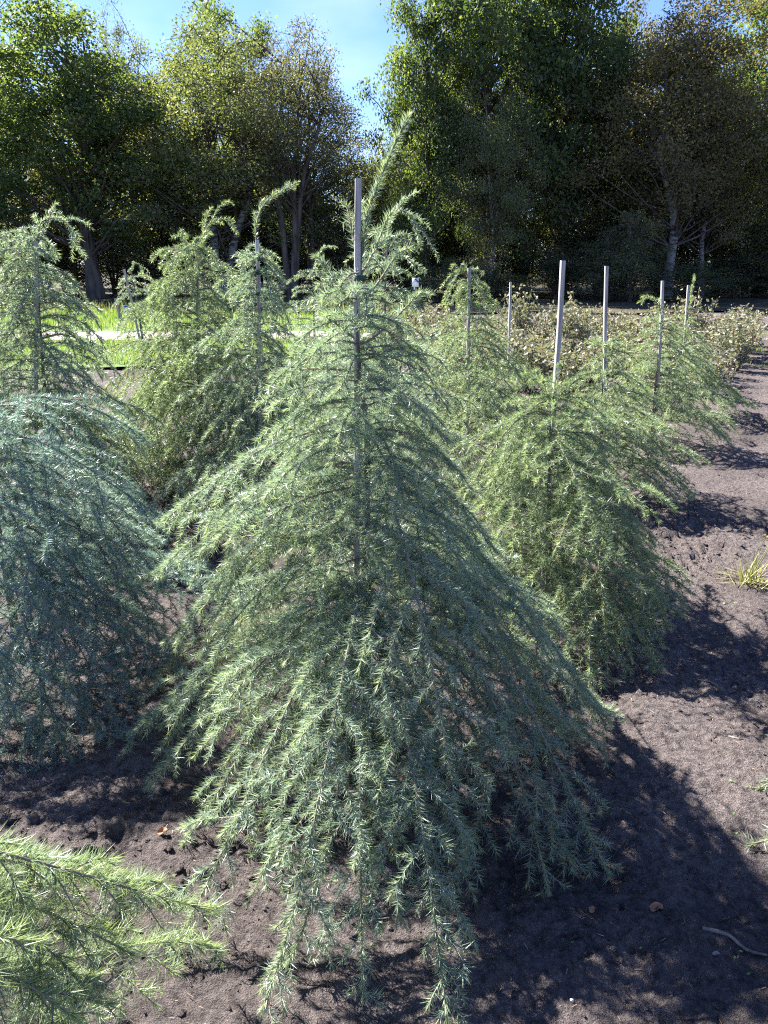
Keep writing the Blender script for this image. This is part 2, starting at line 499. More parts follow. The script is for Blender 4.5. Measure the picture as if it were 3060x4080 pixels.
def needles(C, dens, L, W, g, cluster=0.0, tmin=0.0, tipfade=True, young_pow=2.0, young_amt=0.6):
    """Single needles standing off every shoot, in rosettes where cluster > 0."""
    S = len(C)
    ln = blen(C)
    cnt = g.poisson(ln * dens)
    idx = np.repeat(np.arange(S), cnt)
    n = len(idx)
    t = g.uniform(tmin, 1.02, n)
    if cluster:
        k = np.maximum(ln[idx] / cluster, 1)
        tq = (np.floor(t * k) + 0.5) / k
        t = np.where(t < 0.72, tq + g.normal(0, 0.02, n), t)
    t = np.clip(t, 0, 1)
    Cn = C[idx]
    P = bez(Cn, t[:, None])[:, 0]; T = bezt(Cn, t[:, None])[:, 0]
    N, B = frames(T, perp_ref(Cn))
    ph = g.uniform(0, 2 * math.pi, n)
    th = np.radians(np.where(t > 0.93, g.uniform(8, 40, n), g.uniform(36, 74, n)))
    D = T * np.cos(th)[:, None] + (N * np.cos(ph)[:, None] + B * np.sin(ph)[:, None]) * np.sin(th)[:, None]
    D[:, 2] += 0.12
    D = unit(D)
    l = L * g.uniform(0.65, 1.15, n) * np.where(t > 0.9, 0.85, 1.0)
    w = unit(np.cross(D, g.normal(0, 1, (n, 3)))) * (W * 0.5)
    tip = P + D * l[:, None]
    tip[:, 2] = np.maximum(tip[:, 2], 0.004)
    V = np.stack([P + w, P - w, tip], 1).reshape(-1, 3)
    Fc = np.arange(n * 3).reshape(-1, 3)
    tone = np.clip(g.normal(0.5, 0.22, n), 0, 1)
    young = np.clip(t ** young_pow * young_amt * g.uniform(0.3, 1.3, n), 0, 1)
    return V, Fc, tone, young


def limb(parent, ctrl, p, g, r0, name='branch', full=True):
    """One limb: wood (axis, side shoots) and its needles as a sub-part. ctrl: (S,4,3) axis Beziers."""
    ax = ctrl
    S = len(ax)
    ln = blen(ax)
    total = ln.sum()
    sp = p['spacing']
    s2, c2, pos = [], [], []
    acc = 0.0
    for k in range(S):
        m = max(1, int(ln[k] / sp))
        s = (np.arange(m) + g.uniform(0.2, 0.8, m)) / m
        s2.append(s); c2.append(np.full(m, k)); pos.append((acc + s * ln[k]) / total)
        acc += ln[k]
    s2 = np.concatenate(s2); c2 = np.concatenate(c2); pos = np.concatenate(pos)
    k = pos > p.get('bare', 0.10)
    s2, c2, pos = s2[k], c2[k], pos[k]
    n2 = len(s2)
    side = np.where(np.arange(n2) % 2 == 0, 1.0, -1.0)
    prof = (0.42 + 0.75 * np.sin(np.clip(pos * 1.15, 0, 1) * math.pi) ** 0.8) * (1.05 - 0.62 * pos)
    L2 = p['side'] * prof * g.uniform(0.4, 1.35, n2) * (1.0 if name == 'leader' else min(1.0, 0.16 + total * 1.0))
    B2 = shoots_from(ax[c2], s2[:, None], side[:, None], L2[:, None], p['droop'], g, fwd=0.85, lift=p.get('lift', 0.05)) if n2 else np.zeros((0, 4, 3))
    n3 = p['n3']
    B3 = np.zeros((0, 4, 3))
    if n3 and n2:
        s3 = (np.arange(n3)[None] + g.uniform(0.1, 0.9, (n2, n3))) / n3 * 0.8 + 0.12
        sd = np.where((np.arange(n3)[None] + np.arange(n2)[:, None]) % 2 == 0, 1.0, -1.0) * np.ones((n2, n3))
        L3 = L2[:, None] * g.uniform(0.22, 0.5, (n2, n3)) * (1.1 - 0.6 * s3)
        B3 = shoots_from(B2, s3, sd, L3, p['droop'] * 0.8, g, fwd=0.75)
        B3 = B3[(L3 > 0.022).ravel()]
    for Bz in (B2, B3):
        if len(Bz):
            Bz[:, :, 2] = np.maximum(Bz[:, :, 2], 0.02)
    rr = np.linspace(r0, 0.0016, S + 1)
    V1, Q1 = tubes(ax, rr[:-1], rr[1:], 10 if S == 1 else 4, 5)
    V2, Q2 = tubes(B2, np.full(n2, 0.0019), np.full(n2, 0.0010), 3, 3)
    V3, Q3 = tubes(B3, np.full(len(B3), 0.0013), np.full(len(B3), 0.0008), 2, 3)
    wood = link(name, mesh_from(name, [(V1, Q1, 0), (V2, Q2, 0), (V3, Q3, 0)], [M['twig']], smooth=True), parent)
    parts = [needles(ax, p['dens'] * p.get('axd', 1.5), p['nl'], p['nw'], g, 0.014, 0.0, young_amt=p.get('ya', 0.75)), needles(B2, p['dens'], p['nl'], p['nw'], g, 0.013, young_amt=p.get('ya', 0.75))]
    if len(B3):
        parts.append(needles(B3, p['dens'] * 1.05, p['nl'] * 0.92, p['nw'], g))
    V = np.concatenate([q[0] for q in parts])
    Fc = np.arange(len(V)).reshape(-1, 3)
    tl = g.normal(0, 0.13)
    me = mesh_from('needles', [(V, Fc, 0)], [p['mat']], {'tone': np.clip(np.concatenate([q[2] for q in parts]) + tl, 0, 1), 'young': np.concatenate([q[3] for q in parts])})
    link('needles', me, wood)
    return len(Fc)


def arch(p0, tip, rise, sag, g):
    """A limb that leaves the trunk outward, arches and hangs at its end."""
    p0, tip = np.asarray(p0, float), np.asarray(tip, float)
    d = tip - p0; d[2] = 0
    r = np.linalg.norm(d); o = d / max(r, 1e-6)
    jit = np.array([-o[1], o[0], 0]) * g.normal(0, 0.07) * r
    P1 = p0 + o * r * 0.42 + np.array([0, 0, rise * r]) + jit
    P2 = tip - o * r * 0.16 + np.array([0, 0, sag]) + jit
    return np.array([[p0, P1, P2, tip]])


TRI = {}


def cedar(label, base, H, R, n, p, trunk, leader=None, seed=0, targets=(), top_r=0.10, r_trunk=0.018, az=None, low=0.11, shape=0.95, lean=(0, 0), lead_side=0.10, rmul=None, lead_droop=0.6):
    """base (x,y). trunk: world points above ground up to the tip of the leader. Limbs all round, hanging."""
    g = np.random.default_rng(1000 + seed)
    bx, by = base
    bz = float(soil_height(np.array([bx]), np.array([by]))[0])
    root = empty('cedar_tree', (bx, by, 0))
    off = np.array([bx, by, 0.0])
    pts = np.vstack([[bx, by, bz - 0.04], np.asarray(trunk, float)]) - off
    Ct = catmull(pts)
    zz = pts[:, 2]
    frac = np.clip((zz - zz[0]) / max(zz.max() - zz[0], 0.1), 0, 1)
    rad = r_trunk * (1 - frac) ** 1.2 + 0.0028
    V, Q = tubes(Ct, rad[:-1], rad[1:], 6, 8)
    link('trunk', mesh_from('trunk', [(V, Q, 0)], [M['bark']], smooth=True), root)
    dense = Ct.reshape(-1, 4, 3)
    tt = np.linspace(0, 1, 12)
    line = bez(dense, np.tile(tt, (len(dense), 1))).reshape(-1, 3)
    cut = np.argmax(line[:, 2])
    line = line[:cut + 1]

    def on_trunk(h):
        i = int(np.argmin(np.abs(line[:, 2] - h)))
        return line[i]
    count = 0
    hs = low * H + (H * 0.97 - low * H) * (np.arange(n) + g.uniform(0, 1, n)) / n
    nt_ = max(4, int(n / 8))
    stp = (hs[-1] - hs[0]) / nt_
    hq = hs[0] + (np.floor((hs - hs[0]) / stp) + 0.5) * stp
    hs = np.clip(hq + (hs - hq) * 0.55, hs[0], H)
    a0 = g.uniform(0, 6.28)
    for k, h in enumerate(hs):
        a = a0 + k * 2.39996 + g.normal(0, 0.25)
        f = 1 - h / H
        r = (R * f ** shape + top_r) * g.uniform(0.5, 1.25)
        r = min(r, R * 0.95 + top_r)
        if rmul is not None:
            r *= rmul(a)
        drop = (0.02 + g.uniform(0.0, 0.55) * (0.5 + 0.5 * f)) * r + 0.01
        zt = max(h - drop, g.uniform(0.03, 0.16))
        P0 = on_trunk(h)
        if az is not None and not az(a):
            continue
        tip = np.array([P0[0] * 0.5 + math.cos(a) * r, P0[1] * 0.5 + math.sin(a) * r, zt])
        C = arch(P0, tip, g.uniform(0.05, 0.30), g.uniform(0.04, 0.26) * r, g)
        C[:, :, 2] = np.maximum(C[:, :, 2], 0.025)
        count += limb(root, C, p, g, 0.0026 + 0.0026 * r)
    for (tp, h, rise, sag) in targets:
        C = arch(on_trunk(h), np.asarray(tp) - off, rise, sag, g)
        C[:, :, 2] = np.maximum(C[:, :, 2], 0.025)
        count += limb(root, C, p, g, 0.0048)
    if leader is not None:
        lp = dict(p); lp['side'] = lead_side; lp['n3'] = 0; lp['bare'] = 0.0; lp['droop'] = lead_droop; lp['axd'] = 2.0 if lead_droop > 0.3 else 3.0; lp['dens'] = p['dens'] * 1.25; lp['lift'] = 0.3; lp['ya'] = 1.1; lp['spacing'] = p['spacing'] * 0.9
        CL = catmull(np.asarray(leader, float) - off)
        count += limb(root, CL, lp, g, 0.0042, 'leader')
    TRI[label[:40]] = count
    tag(root, label, 'cedar', 'young weeping cedars planted in rows')
    return root


def params(dens, nl, nw, spacing, side, n3, droop=0.55, blue=False, green=False):
    return dict(dens=dens, nl=nl, nw=nw, spacing=spacing, side=side, n3=n3, droop=droop, mat=M['needle_blue'] if blue else M['needle_green'] if green else M['needle'])


def stake(label, top, foot, w, top_rot=0.2, mats=None):
    """A square-sawn planting stake, slightly bowed, top cut square."""
    top, foot = np.asarray(top, float), np.asarray(foot, float)
    g = np.random.default_rng(int(foot[0] * 1000) % 997 + 3)
    K = 7
    t = np.linspace(0, 1, K)
    ln = np.linalg.norm(top - foot)
    bow = np.cumsum(g.normal(0, 0.0012, (K, 2)), 0) * ln; bow[0] = 0; bow[-1] = 0
    P = foot[None] * (1 - t[:, None]) + top[None] * t[:, None]
    P[:, :2] += bow
    P -= foot
    c, s = math.cos(top_rot), math.sin(top_rot)
    b = w * 0.10
    h = w / 2
    sec = np.array([[-h + b, -h], [h - b, -h], [h, -h + b], [h, h - b], [h - b, h], [-h + b, h], [-h, h - b], [-h, -h + b]])
    sec = sec @ np.array([[c, s], [-s, c]])
    V = np.concatenate([np.hstack([sec + P[i, :2], np.full((8, 1), P[i, 2])]) for i in range(K)])
    i, j = np.meshgrid(np.arange(K - 1), np.arange(8), indexing='ij')
    a = i * 8 + j; b2 = i * 8 + (j + 1) % 8
    Q = np.stack([a, b2, b2 + 8, a + 8], -1).reshape(-1, 4)
    cap = np.array([[(K - 1) * 8 + q for q in range(8)]])
    o = link('wooden_stake', mesh_from('wooden_stake', [(V, Q, 0), (V, cap, 0)], [M['stake']]))
    o.location = foot
    return tag(o, label, 'stake', 'wooden stakes holding up the cedars')


def tie(label, c, w, d, hh=0.018, rot=0.1):
    """A flat band looped round stake and trunk."""
    n = 20
    a = np.arange(n) * 2 * math.pi / n
    sx = np.sign(np.cos(a)) * np.abs(np.cos(a)) ** 0.5 * w / 2
    sy = np.sign(np.sin(a)) * np.abs(np.sin(a)) ** 0.5 * d / 2
    x = sx * math.cos(rot) - sy * math.sin(rot); y = sx * math.sin(rot) + sy * math.cos(rot)
    ring = lambda k, z: np.stack([x * k, y * k, np.full(n, z)], -1)
    V = np.concatenate([ring(1, -hh / 2), ring(1, hh / 2), ring(0.9, hh / 2), ring(0.9, -hh / 2)])
    i, j = np.meshgrid(np.arange(4), np.arange(n), indexing='ij')
    A = i * n + j; B = i * n + (j + 1) % n
    Q = np.stack([A, B, (B + n) % (4 * n), (A + n) % (4 * n)], -1).reshape(-1, 4)
    o = link('tie_band', mesh_from('tie_band', [(V, Q, 0)], [M['tie']], smooth=False))
    o.location = c
    return tag(o, label, 'tie band', 'green bands tying cedars to stakes')


# ---- the tall cedar with the straight leader
Y0 = 2.5
mainp = params(800, 0.031, 0.0021, 0.054, 0.34, 2, 0.45)
mb = (x_at(1452, Y0), Y0)
mt = [at(1462, 2500, Y0), at(1462, 2000, Y0), at(1461, 1720, Y0), at(1440, 1560, Y0 - 0.02), at(1424, 1330, Y0 - 0.02), at(1432, 1090, Y0 - 0.015), at(1452, 930, Y0 - 0.01), at(1480, 800, Y0), at(1545, 640, Y0), at(1625, 465, Y0)]
lead = [at(1437, 1060, Y0 - 0.012), at(1452, 930, Y0 - 0.01), at(1480, 800, Y0), at(1545, 640, Y0), at(1590, 540, Y0), at(1628, 462, Y0)]
tg = []
for (u, v, dy, h, ri, sg) in [
        (665, 2060, 0.0, 1.10, 0.22, 0.10), (600, 2290, 0.05, 0.98, 0.18, 0.12), (760, 2200, -0.15, 1.0, 0.2, 0.1), (655, 2560, 0.0, 0.86, 0.2, 0.12),
        (645, 2890, -0.25, 0.70, 0.2, 0.15), (600, 3130, -0.42, 0.55, 0.2, 0.15), (760, 3330, -0.60, 0.5, 0.2, 0.15), (690, 3770, -1.02, 0.55, 0.22, 0.18),
        (1050, 4010, -1.18, 0.62, 0.22, 0.25), (1150, 3830, -1.06, 0.6, 0.25, 0.2), (1780, 4050, -1.2, 0.55, 0.2, 0.25), (1450, 3960, -1.14, 0.6, 0.2, 0.2),
        (1860, 3440, -0.88, 0.98, 0.20, 0.16), (1800, 3740, -1.0, 0.66, 0.22, 0.2), (2180, 3550, -0.82, 0.7, 0.22, 0.2), (2420, 3480, -0.76, 0.72, 0.2, 0.16),
        (2440, 2910, 0.05, 0.84, 0.24, 0.12), (2270, 2960, -0.2, 0.75, 0.24, 0.14), (1690, 1172, 0.0, 1.40, 0.12, 0.01), (1300, 1290, 0.0, 1.43, 0.25, 0.06),
        (1260, 1020, 0.0, 1.52, 0.28, 0.0), (1380, 820, 0.0, 1.66, 0.5, 0.0), (1560, 850, 0.02, 1.62, 0.3, 0.0), (1600, 1000, 0.0, 1.54, 0.1, 0.0), (1075, 1500, 0.0, 1.32, 0.12, 0.05), (1700, 1400, -0.02, 1.36, 0.18, 0.08),
        (1850, 1900, 0.0, 1.12, 0.24, 0.12), (1980, 2200, 0.0, 1.02, 0.22, 0.12), (1150, 1740, -0.05, 1.22, 0.2, 0.1), (1760, 1690, 0.0, 1.25, 0.2, 0.1)]:
    tg.append((at(u, v, Y0 + dy), h, ri * 0.65, sg * 0.6))
cedar('tall weeping cedar with straight upright leader rising above its stake', mb, 1.66, 0.80, 130, mainp, mt, lead, 1, tg, lead_droop=0.1, lead_side=0.12, top_r=0.105, r_trunk=0.017, shape=1.05)
stake('pale stake with square top tied to the cedar with straight leader', at(1428, 711, Y0 - 0.022), [mb[0] - 0.03, Y0 - 0.005, -0.05], 0.019, 0.1)
tie('upper green band round the stake of the cedar with straight leader', at(1434, 1108, Y0 - 0.027), 0.036, 0.052)
tie('lower green band round the stake of the cedar with straight leader', at(1440, 1545, Y0 - 0.027), 0.050, 0.058)

# ---- the other cedars of the same row, going away along the soil track
p2 = params(600, 0.032, 0.0027, 0.062, 0.36, 2, 0.5, green=True)
Y = 3.65
b = (x_at(2190, Y), Y)
cedar('low broad cedar with bare stake far above its crown, beside the straight-leadered one', b, 1.25, 0.92, 90, p2,
      [at(2185, 1950, Y), at(2190, 1760, Y), at(2196, 1600, Y)], None, 2,
      [(at(1850, 1990, Y - .2), 0.95, .3, .08), (at(1940, 1960, Y), 1.0, .2, .1), (at(2640, 1705, Y + .1), 0.85, .22, 0.0), (at(2460, 2210, Y - .75), .85, .15, .05), (at(2640, 2420, Y - .2), .75, .2, .15),
       (at(2420, 2690, Y - .85), .7, .25, .2), (at(2600, 2800, Y - .75), .55, .2, .2), (at(2330, 2900, Y - .95), .5, .2, .2), (at(2040, 1740, Y), 1.15, .15, .08)], r_trunk=0.02, shape=1.15, top_r=0.08)
stake('tall bare stake with its whole upper half clear of the low broad cedar', at(2243, 1038, Y + .02), [b[0] - .03, Y + .03, -.05], 0.020, 0.3)

p3 = params(360, 0.033, 0.0040, 0.075, 0.36, 2, 0.55, green=True)
Y = 5.6
b = (x_at(2395, Y), Y)
cedar('cedar without a leader round the second bare stake along the track', b, 1.22, 0.90, 78, p3, [at(2395, 1750, Y), at(2408, 1380, Y)], None, 3, r_trunk=0.02, shape=1.2)
stake('tall bare stake in the cedar between the low broad one and the left-curled one', at(2417, 1060, Y), [b[0] + .02, Y, -.05], 0.022, 0.2)
Y = 7.2
b = (x_at(2600, Y), Y)
cedar('cedar whose thin leader curls over to the left of its stake', b, 1.28, 0.95, 78, p3, [at(2605, 1600, Y), at(2625, 1400, Y), at(2632, 1290, Y)],
      [at(2636, 1300, Y), at(2625, 1220, Y), at(2590, 1185, Y), at(2545, 1205, Y)], 4, r_trunk=0.02, lead_side=0.24, shape=1.2)
stake('pale stake beside the cedar leader that curls left', at(2640, 1119, Y), [b[0] + .02, Y, -.05], 0.023, 0.4)
Y = 8.8
b = (x_at(2712, Y), Y)
cedar('last cedar along the track, its thin leader pointing straight up', b, 1.12, 0.85, 60, p3, [at(2720, 1450, Y), at(2735, 1300, Y), at(2750, 1180, Y)],
      [at(2728, 1330, Y), at(2740, 1230, Y), at(2758, 1150, Y), at(2766, 1096, Y)], 5, r_trunk=0.018, lead_side=0.24, shape=1.2)
stake('pale stake beside the last cedar along the track', at(2743, 1137, Y), [b[0], Y, -.05], 0.022, 0.1)

# ---- the row behind
p4 = params(330, 0.033, 0.0040, 0.064, 0.36, 2, 0.9)
p4g = params(340, 0.033, 0.0038, 0.066, 0.38, 2, 1.05, green=True)
Y = 5.4
b = (x_at(1042, Y), Y)
cedar('slender cedar with bright leader leaning right past its stake', b, 1.80, 0.85, 124, p4, [at(1030, 1600, Y), at(1028, 1200, Y), at(1020, 930, Y), at(1050, 820, Y), at(1100, 775, Y)],
      [at(1020, 960, Y), at(1022, 890, Y), at(1045, 825, Y), at(1110, 770, Y), at(1185, 727, Y)], 6,
      [(at(1160, 1310, Y), 1.6, .2, .1), (at(920, 1130, Y), 1.62, .2, .05), (at(1130, 1120, Y), 1.68, .2, .08)], top_r=0.16, lead_side=0.34, shape=1.3)
stake('pale stake with three dark bands in the cedar leaning right', at(1025, 955, Y - .02), [b[0], Y - .02, -.05], 0.024, 0.2)
for v, nm in ((1030, 'topmost'), (1085, 'middle'), (1170, 'lowest')):
    tie(nm + ' band on the stake of the cedar leaning right', at(1028, v, Y - .01), 0.04, 0.05, 0.03)
Y = 6.1
b = (x_at(800, Y), Y)
cedar('broad bushy cedar with thick leader arching over to the right', b, 1.86, 1.15, 136, p4g, [at(795, 1600, Y), at(785, 1300, Y), at(790, 1060, Y), at(815, 930, Y), at(860, 880, Y)],
      [at(790, 1040, Y), at(812, 935, Y), at(850, 880, Y), at(905, 878, Y), at(945, 930, Y)], 7,
      [(at(560, 1090, Y), 1.28, .1, 0.0), (at(600, 1190, Y - .1), 1.25, .1, .1), (at(720, 930, Y), 1.55, .2, .1), (at(820, 850, Y), 1.72, .5, .0), (at(660, 1330, Y - .2), 1.2, .15, .1)], top_r=0.19, lead_side=0.42, shape=1.15)
stake('thin stake almost hidden in the broad bushy cedar', at(783, 1000, Y + .05), [b[0], Y + .06, -.05], 0.022, 0.2)
Y = 5.2
b = (x_at(190, Y), Y)
cedar('cedar with drooping crook top and a grey stake before its trunk', b, 1.90, 0.92, 160, p4, [at(180, 1600, Y), at(160, 1300, Y), at(150, 1000, Y), at(160, 900, Y), at(190, 870, Y)],
      [at(150, 960, Y), at(160, 895, Y), at(200, 868, Y), at(265, 890, Y), at(315, 1000, Y)], 8,
      [(at(70, 980, Y), 1.66, .2, .05), (at(225, 815, Y), 1.78, .4, 0), (at(60, 1050, Y), 1.6, .2, .1), (at(330, 1180, Y), 1.6, .25, .15), (at(390, 1290, Y), 1.45, .2, .15), (at(420, 1390, Y - .1), 1.3, .2, .15)],
      top_r=0.20, lead_side=0.40, shape=1.3)
stake('grey stake standing in front of the crook-topped cedar', at(142, 960, Y - .03), [b[0] - .06, Y - .05, -.05], 0.022, 0.2)
Y = 4.6
b = (x_at(1535, Y), Y)
cedar('cedar with hooked top half hidden behind the straight-leadered one', b, 1.80, 0.80, 74, p4, [at(1535, 1600, Y), at(1535, 1150, Y), at(1555, 880, Y), at(1585, 850, Y)],
      [at(1540, 980, Y), at(1555, 880, Y), at(1590, 838, Y), at(1640, 870, Y), at(1680, 990, Y)], 9,
      [(at(1500, 930, Y), 1.68, .2, .05), (at(1610, 980, Y), 1.7, .3, .15), (at(1660, 1000, Y), 1.72, .3, .1), (at(1470, 1060, Y), 1.6, .25, .1)], top_r=0.17, lead_side=0.38, shape=1.2)
Y = 6.0
b = (x_at(1865, Y), Y)
cedar('cedar with umbrella-like drooping top between the bare stakes', b, 1.62, 0.85, 92, p4g, [at(1868, 1500, Y), at(1870, 1250, Y), at(1868, 1090, Y), at(1840, 1062, Y)],
      [at(1872, 1130, Y), at(1862, 1080, Y), at(1830, 1085, Y), at(1795, 1160, Y), at(1782, 1230, Y)], 10,
      [(at(1900, 1130, Y), 1.55, .2, .06), (at(1925, 1210, Y), 1.5, .2, .12), (at(1820, 1220, Y), 1.5, .2, .12), (at(1800, 1060, Y), 1.56, .3, .03)], top_r=0.14, lead_side=0.36, shape=1.15)
stake('stake in the middle of the umbrella-topped cedar', at(1870, 1068, Y - .03), [b[0], Y - .03, -.05], 0.022, 0.2)
Y = 8.2
b = (x_at(2022, Y), Y)
cedar('low leaderless cedar at the foot of the thinnest stake', b, 0.8, 0.75, 34, p3, [at(2022, 1600, Y), at(2025, 1470, Y)], None, 11, r_trunk=0.015)
stake('thin bare stake rising from a low cedar before the shrubs', at(2035, 1125, Y), [b[0], Y, -.05], 0.020, 0.2)
p5 = params(170, 0.036, 0.008, 0.08, 0.30, 2, 0.55)
Y = 10.0
b = (x_at(1255, Y), Y)
cedar('small distant cedar with tip nodding right before the sandy road', b, 1.70, 0.75, 60, p5, [at(1252, 1300, Y), at(1248, 1120, Y), at(1255, 1050, Y), at(1285, 995, Y)],
      [at(1250, 1090, Y), at(1260, 1040, Y), at(1290, 990, Y), at(1340, 985, Y)], 12, top_r=0.16, lead_side=0.20, r_trunk=0.022)
Y = 13.5
b = (x_at(572, Y), Y)
cedar('small yellowish cedar on a tilted stake by the sandy road', b, 1.55, 0.42, 50, p5, [at(565, 1330, Y), at(545, 1200, Y), at(525, 1080, Y), at(540, 1050, Y)],
      [at(525, 1080, Y), at(535, 1050, Y), at(560, 1060, Y), at(568, 1095, Y)], 13, top_r=0.22, lead_side=0.25, r_trunk=0.03)
stake('grey stake tilting left with the small yellowish cedar', at(494, 1072, Y - .05), [x_at(580, Y - .05), Y - .05, -.05], 0.035, 0.2)
Y = 9.2
b = (x_at(1720, Y), Y)
cedar('rounded leaderless cedar below the white board', b, 1.05, 0.9, 50, p5, [at(1720, 1400, Y), at(1722, 1330, Y)], None, 14, r_trunk=0.02)
Y = 7.6
b = (x_at(1350, Y), Y)
cedar('low cedar between the nodding cedar and the straight-leadered one', b, 1.15, 0.95, 50, p5, [at(1350, 1450, Y), at(1352, 1340, Y)], None, 15, r_trunk=0.02)

# ---- the blue cedar at the left edge and the two that only reach into the frame
p6 = params(760, 0.033, 0.0022, 0.062, 0.38, 2, 0.5, True)
b = (-1.62, 3.05)
cedar('bluish cedar with long hanging shoots over dark soil', b, 1.14, 0.92, 74, p6, [[-1.62, 3.05, 0.6], [-1.63, 3.05, 1.18]], None, 16,
      [(at(560, 1730, 3.3), 1.05, .25, .08), (at(250, 1760, 2.8), 1.05, .2, .1), (at(640, 2050, 3.0), .95, .2, .1), (at(640, 2330, 2.8), .85, .2, .1), (at(640, 2560, 2.8), .7, .2, .1), (at(470, 2920, 2.3), .45, .3, .1),
       (at(300, 3150, 2.25), .5, .3, .2), (at(170, 3180, 2.2), .6, .25, .2), (at(290, 2750, 2.3), .7, .3, .2), (at(60, 2850, 2.2), .8, .2, .2), (at(560, 2700, 2.6), .6, .2, .15)], top_r=0.16, r_trunk=0.02, shape=1.1, az=lambda a: math.cos(a) > -0.55)
p7 = params(700, 0.042, 0.0018, 0.045, 0.24, 2, 0.7, green=True)
p7['ya'] = 1.1
b = (-1.35, 1.02)
cedar('yellow-green cedar with long bright needles beside the bluish cedar', b, 0.66, 0.98, 40, p7, [[-1.35, 1.02, 0.5], [-1.35, 1.02, 0.8]], None, 17,
      [(at(835, 3620, 1.22), .74, .12, .08), (at(520, 3800, 1.12), .70, .12, .10), (at(600, 3520, 1.25), .76, .10, .05), (at(330, 3930, 1.05), .65, .12, .12), (at(430, 4000, 1.05), .62, .2, .1), (at(300, 4060, 0.98), .6, .2, .1), (at(150, 3750, 1.0), .7, .1, .1)],
      top_r=0.1, r_trunk=0.017, az=lambda a: math.cos(a) > 0.1)
p8 = params(420, 0.032, 0.0028, 0.042, 0.18, 2, 0.5)
b = (1.78, 2.02)
cedar('young cedar whose branch tips reach over the bare soil track', b, 0.62, 0.42, 20, p8, [[1.78, 2.02, 0.3], [1.79, 2.02, 0.7]], None, 18,
      [(at(2960, 3560, 1.85), .28, .2, .04), (at(3015, 3190, 2.1), .3, .2, .04)], r_trunk=0.012)

# ------------------------------------------------------------------ leaf helper for broad-leaved plants
def leaves_at(P, size, g, up=0.35, aspect=0.55, droop=0.0):
    n = len(P)
    nrm = unit(g.normal(0, 1, (n, 3)) + np.array([0, 0, up * 2]))
    d = unit(np.cross(nrm, g.normal(0, 1, (n, 3))))
    d[:, 2] -= droop; d = unit(d)
    s = unit(np.cross(nrm, d))
    L = (size * g.uniform(0.6, 1.3, n))[:, None]
    W = L * aspect * 0.5
    V = np.stack([P, P + d * L * 0.45 + s * W, P + d * L, P + d * L * 0.45 - s * W], 1).reshape(-1, 3)
    return V, np.arange(n * 4).reshape(-1, 4)


